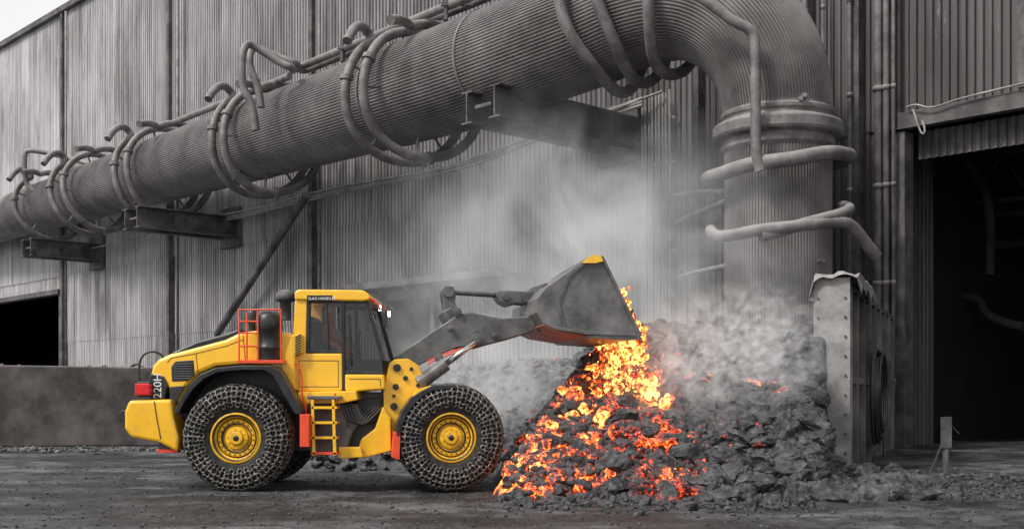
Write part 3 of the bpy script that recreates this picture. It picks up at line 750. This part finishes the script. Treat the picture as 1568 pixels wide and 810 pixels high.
prism('cab_lower',RF,[(448,541),(524,541),(524,598),(514,600),(456,600),(450,592)],[(-.92,.92)],'yellow',.03)
prism('cab_lower_front',RF,[(528,573),(588,573),(589,596),(560,598),(540,600),(528,598)],[(-.92,.92)],'yellow',.03)
mb=MB()
for x,y,x2,y2 in ((458,552,518,552),(518,552,518,592),(518,592,458,592),(458,592,458,552),(535,580,582,580),(582,580,583,592)):
    mb.rod(RF.pt(x,y,-.922),RF.pt(x2,y2,-.922),.006,5)
mb.obj('cab_panel_gaps','black',L)
prism('cab_floor',RF,rect(527,550,583,572),[(-.78,.78)],'black',.01)
prism('operator_seat',RF,[(480,490),(489,490),(492,530),(515,532),(516,541),(482,541)],[(-.25,.25)],'black',.03)
prism('steering_column',RF,[(545,520),(549,518),(556,570),(548,570)],[(-.05,.05)],'black',.01)
c_=RF.pt(545,519,-.2)
curve('steering_wheel',[[Vector((c_.x+.05*math.sin(2*math.pi*i/16),YC+.2*math.cos(2*math.pi*i/16),c_.z+.18*math.sin(2*math.pi*i/16)*.9)) for i in range(16)]],.015,'black',L,cyclic=True)
prism('work_light',RF,rect(571,466,580,476),[(-.85,-.7),(.7,.85)],'black',.01)
prism('work_light_lens',RF,rect(580.2,467,582,475),[(-.83,-.72),(.72,.83)],'lamp',.0)
prism('work_light_bracket',RF,[(560,450),(575,460),(573,464),(558,456)],[(-.8,-.76),(.76,.8)],'orange',.004)
prism('mirror',RF,rect(586,478,592,500),[(-1.25,-1.02)],'black',.01)
curve('mirror_arm',[[RF.pt(572,470,-.85),RF.pt(588,474,-1.1),RF.pt(589,480,-1.12)]],.012,'black',L)
prism('chassis',RF,[(330,640),(470,600),(590,600),(592,655),(560,690),(450,690),(330,690)],[(-.45,.45)],'dark',.02)
prism('fuel_tank',RF,[(456,600),(545,598),(548,612),(520,618),(470,618),(466,640),(452,630)],[(-1.05,1.05)],'yellow',.02)
prism('tank_box',RF,[(470,618),(532,618),(532,655),(540,660),(530,690),(478,700),(472,680)],[(-.9,.9)],'dark',.02)
prism('side_box_yellow',RF,[(547,690),(553,672),(574,656),(586,622),(598,640),(599,690),(562,700),(549,700)],[(-.95,.95)],'yellow',.02)
prism('hinge_plate',RF,[(545,612),(598,606),(598,640),(560,650),(545,640)],[(-.6,.6)],'black',.02)
for nm,x in (('ladder_rail',476),('ladder_rail',508)):
    prism(nm,RF,[(x,612),(x+4,612),(x+7,697),(x+2,697)],[(-1.32,-1.26)],'yellow',.006)
for y in (622,645,668,692):
    prism('ladder_step',RF,rect(476,y,516,y+4),[(-1.32,-1.0)],'yellow' if y<690 else 'orange',.005)
prism('ladder_top',RF,rect(470,606,520,611),[(-1.32,-.9)],'dark',.005)
prism('hydraulic_block',RF,[(520,622),(545,618),(556,640),(540,662),(524,660)],[(-.85,-.4)],'dark',.02)
prism('battery_box',RF,[(518,684),(552,684),(556,700),(520,702)],[(-1.1,-.6)],'yellow',.02)
curve('hoses',[[RF.pt(520+i*5,605,-.9),RF.pt(527+i*6,640+i*3,-1.0),RF.pt(545+i*5,650,-.95),RF.pt(565+i*6,625,-.8),RF.pt(592,608+i*4,-.6)] for i in range(4)],.018,'black',L)
tower=[(596,556),(604,550),(626,549),(642,560),(651,585),(640,604),(622,618),(612,640),(604,668),(594,672),(588,640),(587,600),(592,575)]
prism('front_frame_tower',FF,tower,[(-.78,-.62),(.62,.78)],'yellow',.02)
prism('front_frame_core',FF,[(600,575),(640,575),(660,610),(700,640),(700,690),(600,690),(590,640)],[(-.6,.6)],'dark',.02)
mb=MB()
n_=FF.world(0,-1,0)-FF.world(0,0,0)
for x,y,r in ((608,563,.07),(606,592,.055),(621,579,.045),(603,622,.065),(603,606,.03),(630,565,.035),(640,590,.035)):
    p=FF.pt(x,y,-.80); mb.rod(p,p+n_*.015,r,16); mb.rod(p,p+n_*.035,r*.5,10)
mb.obj('pivot_pins','black',L)
ffo=[(606,668),(607,650),(616,628),(630,608),(648,597),(662,590),(697,589),(700,595),(664,598),(650,605),(637,616),(624,634),(614,655),(613,670)]
prism('front_fender',FF,ffo,[(-1.48,-.85),(.85,1.48)],'black',.012)
prism('front_fender_bracket',FF,[(625,618),(645,604),(665,596),(660,590),(640,596)],[(-1.4,-.8)],'yellow',.01)
prism('front_mudflap',FF,[(603,660),(613,664),(612,704),(600,700)],[(-1.48,-.95),(.95,1.48)],'orange',.006)
boom=[(606,546),(613,540),(650,515),(690,489),(703,480),(722,478),(770,487),(812,484),(826,486),(830,497),(822,506),(790,516),(756,525),(735,531),(716,530),(700,532),(668,546),(640,560),(622,562),(610,556)]
prism('lift_arms',FF,boom,[(-.62,-.5),(.5,.62)],'dark',.025)
prism('arm_cross_tube',FF,[(700,495),(722,492),(730,508),(710,515)],[(-.5,.5)],'dark',.03)
mb=MB()
for x,y,r in ((730,521,.11),(757,514,.06),(700,478,.08),(820,494,.10),(622,552,.09),(672,548,.08),(690,503,.05)):
    p=FF.pt(x,y,-.62); mb.rod(p,p+n_*.06,r,18); mb.rod(p,p+n_*.09,r*.55,12)
mb.obj('arm_pins','dark',L,bevel=.008)
mb=MB(); 
for b in (-.72,.72): mb.rod(FF.pt(645,585,b),FF.pt(683,557,b),.125,18); mb.rod(FF.pt(641,588,b),FF.pt(648,583,b),.15,18)
mb.obj('lift_cylinder','dark',L,bevel=.01)
mb=MB(); 
for b in (-.72,.72): mb.rod(FF.pt(683,557,b),FF.pt(728,523,b),.055,14)
mb.obj('lift_rod','chrome',L,smooth=True)
curve('arm_hoses',[[FF.pt(x,y+o,-.66) for x,y in ((655,553),(668,546),(690,538),(712,532))] for o in (0,4)],.014,'orange',L)
prism('tilt_lever',FF,[(676,444),(680,437),(694,438),(699,448),(697,462),(703,482),(700,492),(688,490),(680,478),(679,462)],[(-.3,-.2),(.2,.3)],'dark',.02)
prism('tilt_lever_core',FF,[(676,478),(690,470),(704,480),(702,492),(684,492)],[(-.5,.5)],'dark',.02)
mb=MB()
for b in(-.14,.14): mb.rod(FF.pt(688,447,b),FF.pt(772,452,b),.055,12)
mb.obj('tilt_link_rod','dark',L)
prism('tilt_link',FF,[(756,447),(766,444),(812,446),(826,452),(826,464),(812,466),(792,464),(778,468),(766,462)],[(-.28,-.1),(.1,.28)],'dark',.02)
prism('link_block',FF,[(818,438),(838,432),(842,468),(822,470)],[(-.5,.5)],'dark',.02)
mb=MB()
for x,y,r in ((687,447,.10),(806,456,.09),(775,455,.07),(695,484,.1)):
    p=FF.pt(x,y,-.3); mb.rod(p,p+n_*.06,r,16)
mb.obj('link_pins','bucket',L,bevel=.006)
BW=1.6
side=[(893,401),(905,392),(919,392),(979,514),(972,518),(900,513),(852,505),(832,496),(822,478),(824,456),(836,440),(865,420)]
prism('bucket_side',FF,side,[(-BW,-BW+.05),(BW-.05,BW)],'bucket',.01)
az=[FF.az(x,y,-BW) for x,y in side]
ca=sum(a for a,z in az)/len(az); cz=sum(z for a,z in az)/len(az)
outer=[az[i] for i in (3,4,5,6,7,8,9,10,11,0,1)]
inner=[(ca+(a-ca)*.93+.0,cz+(z-cz)*.93) for a,z in outer]; inner[0]=(outer[0][0]-.02,outer[0][1]+.03); inner[-1]=(outer[-1][0]+.02,outer[-1][1]-.03)
mb=MB(); n=len(outer)
v=[FF.world(a,b,z) for b in (-BW+.04,BW-.04) for a,z in outer+inner]; m2=2*n
fc=[]
for k in range(n-1):
    fc+=[(k,k+1,m2+k+1,m2+k),(n+k,m2+n+k,m2+n+k+1,n+k+1),(k,n+k,n+k+1,k+1),(m2+k,m2+k+1,m2+n+k+1,m2+n+k)]
fc+=[(0,m2,m2+n,n),(n-1,2*n-1,m2+2*n-1,m2+n-1)]
mb.add(v,fc); mb.obj('bucket_shell','bucket',L)
def under(i0,i1,s0,s1,off=.02):
    out=[]
    for b in (s0,s1):
        for i in (i0,i1): a,z=az[i]; out.append(FF.world(a,b,z-off))
    return out
mb=MB()
for (i0,i1) in ((4,5),(5,6),(6,7)):
    for s0,s1 in ((-1.58,-.55),(-.53,.53),(.55,1.58)):
        q=under(i0,i1,s0,s1,.022); t_=under(i0,i1,s0,s1,.003); mb.add(q+t_,[(0,1,3,2),(4,6,7,5),(0,4,5,1),(2,3,7,6),(0,2,6,4),(1,5,7,3)])
mb.obj('bucket_wear_plates','rust',L)
prism('bucket_edge',FF,[(979,514),(985,518),(965,521),(900,517),(900,513)],[(-BW-.02,BW+.02)],'dark',.006)
prism('bucket_side_edge',FF,[(919,392),(924,392),(984,514),(979,516)],[(-BW-.03,-BW+.06),(BW-.06,BW+.03)],'bucket',.006)
prism('bucket_side_rib',FF,[(868,422),(893,402),(897,404),(872,426),(858,466),(868,503),(862,503),(852,466)],[(-BW-.03,-BW)],'dark',.006)
prism('bucket_side_rib',FF,[(852,500),(900,507),(972,511),(975,515),(900,512),(852,505)],[(-BW-.035,-BW)],'bucket',.006)
prism('bucket_corner',FF,[(890,403),(905,391),(920,391),(924,400),(912,403)],[(-BW-.045,-BW+.1),(BW-.1,BW+.045)],'yellow',.004)
prism('bucket_spill_guard',FF,[(905,391),(919,391),(919,395),(905,396),(893,404),(890,402)],[(-BW,BW)],'bucket',.01)
for i,(x,y,r) in enumerate(((838,478,.16),(852,452,.10),(833,447,.08),(826,497,.13))):
    for b in (-.75,.5):
        mb=MB(); p=FF.pt(x,y,b); mb.rod(p,p-n_*.25,r,20); mb.rod(p+n_*.03,p,r*.6,16); mb.obj('bucket_pin','dark',L,bevel=.01)
prism('bucket_ears',FF,[(815,488),(822,470),(838,440),(850,436),(850,500),(826,506)],[(-.8,-.66),(-.46,-.34),(.34,.46),(.66,.8)],'dark',.02)
def text(name,s,p,size,mat,rot):
    cu=bpy.data.curves.new(name,'FONT'); cu.body=s; cu.size=size; cu.extrude=.002; cu.materials.append(M[mat])
    o=bpy.data.objects.new(name,cu); o.location=p; o.rotation_euler=rot; link(o,L)
text('roof_lettering','SLAG HANDLER',RF.pt(472,459,-.962),.068,'white',(math.pi/2,0,0))
text('rear_lettering','220H',RF.pt(247,610,-1.036),.2,'white',(math.pi/2,-math.pi/2,0))
def person():
    A=lambda x,y,b:RF.pt(x,y,b)
    J=[('pel',A(500,532,0),.17),('ch',A(503,505,0),.19),('nk',A(506,494,0),.075),('hd',A(508,484,0),.115),('ht',A(508,477,0),.10),
       ('sl',A(504,500,-.22),.085),('el',A(515,520,-.27),.06),('hl',A(538,518,-.18),.04),
       ('sr',A(504,500,.22),.085),('er',A(515,520,.27),.06),('hr',A(538,518,.18),.04),
       ('kl',A(530,534,-.15),.10),('fl',A(540,566,-.15),.06),('kr',A(530,534,.15),.10),('fr',A(540,566,.15),.06)]
    E=[(0,1),(1,2),(2,3),(3,4),(1,5),(5,6),(6,7),(1,8),(8,9),(9,10),(0,11),(11,12),(0,13),(13,14)]
    me=bpy.data.meshes.new('operator'); me.from_pydata([tuple(j[1]) for j in J],E,[]); o=bpy.data.objects.new('operator',me); COL.objects.link(o)
    md=o.modifiers.new('s','SKIN'); 
    for i,j in enumerate(J): me.skin_vertices[0].data[i].radius=(j[2],j[2])
    me.skin_vertices[0].data[0].use_root=True
    o.modifiers.new('ss','SUBSURF').levels=1; me.materials.append(M['cloth'])
    h=A(509,482,0); v,f=lathe([(.0,-.13),(.06,-.12),(.09,-.06),(.095,0),(.085,.06),(.05,.1),(0,.11)],16,tuple(h),'Z'); hd=mk('face',v,f,'skin',None,smooth=True); hd.parent=o
    v,f=lathe([(.145,.03),(.125,.04),(.12,.1),(.08,.16),(0,.18)],18,tuple(h),'Z'); hd=mk('helmet',v,f,'white',None,smooth=True); hd.parent=o
try: person()
except Exception as ex: print('person',ex)
# ------------------------------------------------------------------ molten slag pouring
V3=[];F3=[];H3=[]
lipA,lipZ=az[3]; topA,topZ=az[2]
for i in range(2300):
    b=random.uniform(-1.3,1.5); k=R()
    if k<.3:
        s=R()*.6; a_=lipA+(topA-lipA)*s-.02+random.gauss(0,.08)+.07; z=lipZ+(topZ-lipZ)*s+.08
    else:
        u=R(); a_=lipA-.05+.18*math.sqrt(u)+random.gauss(0,.07+.22*u); z=lipZ+.35-u*1.5
        b=random.uniform(-1.2,1.5)
    p=FF.world(a_,b,z); sz=.015+.065*R()**2
    addrock(V3,F3,H3,p,sz,random.choice(small),1.15*random.choice((.6,1,1.2)),1.6)
hotmesh('molten_slag',V3,F3,H3)
mp=MB(); p=W(1448,725,24.4); p.z=0
mp.rod(p,p+Vector((.0,0,1.15)),.07,10); mp.box((p.x-.12,p.y-.03,.55),(p.x+.1,p.y-.08,1.2)); mp.rod(p+Vector((-.25,.2,0)),p+Vector((0,0,.8)),.03,6); mp.rod(p+Vector((.05,0,1.1)),p+Vector((.3,.05,.85)),.012,5)
mp.obj('marker_post','beam')
# ------------------------------------------------------------------ steam volumes
def steam(name,c,rad,dens,scale,thr,seed,rate=2.0,em=.0,dist=.8,power=1.2,rot=0,stretch=(1,1,.75)):
    v,f=ico(3); rad=Vector(rad)
    o=mk(name,[(a.x*rad.x,a.y*rad.y,a.z*rad.z) for a in v],f,M['int'],None); o.location=c; o.rotation_euler=(0,rot,0); o.data.materials.clear()
    m=bpy.data.materials.new(name); m.use_nodes=True; nt=m.node_tree; nt.nodes.clear()
    out=nt.nodes.new('ShaderNodeOutputMaterial'); pv=nt.nodes.new('ShaderNodeVolumePrincipled'); nt.links.new(pv.outputs[0],out.inputs['Volume'])
    pv.inputs['Color'].default_value=(1,1,1,1); pv.inputs['Anisotropy'].default_value=0
    tc=nt.nodes.new('ShaderNodeTexCoord'); mp=nt.nodes.new('ShaderNodeMapping'); mp.inputs['Scale'].default_value=(1/rad.x,1/rad.y,1/rad.z)
    nt.links.new(tc.outputs['Object'],mp.inputs[0]); le=nt.nodes.new('ShaderNodeVectorMath'); le.operation='LENGTH'; nt.links.new(mp.outputs[0],le.inputs[0])
    fall=mathn(nt,'POWER',mathn(nt,'SUBTRACT',1.0,le.outputs['Value'],clamp=True),power)
    mp2=nt.nodes.new('ShaderNodeMapping'); mp2.inputs['Location'].default_value=(seed,seed*2,0); mp2.inputs['Scale'].default_value=stretch; nt.links.new(tc.outputs['Object'],mp2.inputs[0])
    n=nt.nodes.new('ShaderNodeTexNoise'); n.inputs['Scale'].default_value=scale; n.inputs['Detail'].default_value=4; n.inputs['Roughness'].default_value=.62; n.inputs['Distortion'].default_value=dist
    nt.links.new(mp2.outputs[0],n.inputs[0])
    d=mathn(nt,'MULTIPLY',mathn(nt,'SUBTRACT',n.outputs[0],thr,clamp=True),dens*6)
    d=mathn(nt,'MULTIPLY',d,fall)
    nt.links.new(d,pv.inputs['Density'])
    if em:
        nt.links.new(mathn(nt,'MULTIPLY',d,em),pv.inputs['Emission Strength']); pv.inputs['Emission Color'].default_value=(1,1,1,1)  # added self-glow in place of light scattered repeatedly inside the steam
    o.data.materials.append(m)
    m.cycles.volume_step_rate=rate
    return o
steam('steam_cloud',(3.75,21.4,2.15),(2.5,1.8,1.6),2.6,2.6,.485,3,em=.27,dist=1.8,power=1.0,rot=-.35,stretch=(.85,1,1.0))
steam('steam_cloud',(1.6,29.3,4.4),(6.5,3.2,5.2),.48,.5,.39,11,em=.22,rate=2.5)
steam('steam_cloud',(-.6,25.0,1.9),(3.0,1.5,1.7),1.0,1.1,.42,21,em=.22,rate=2.5)
print('done')
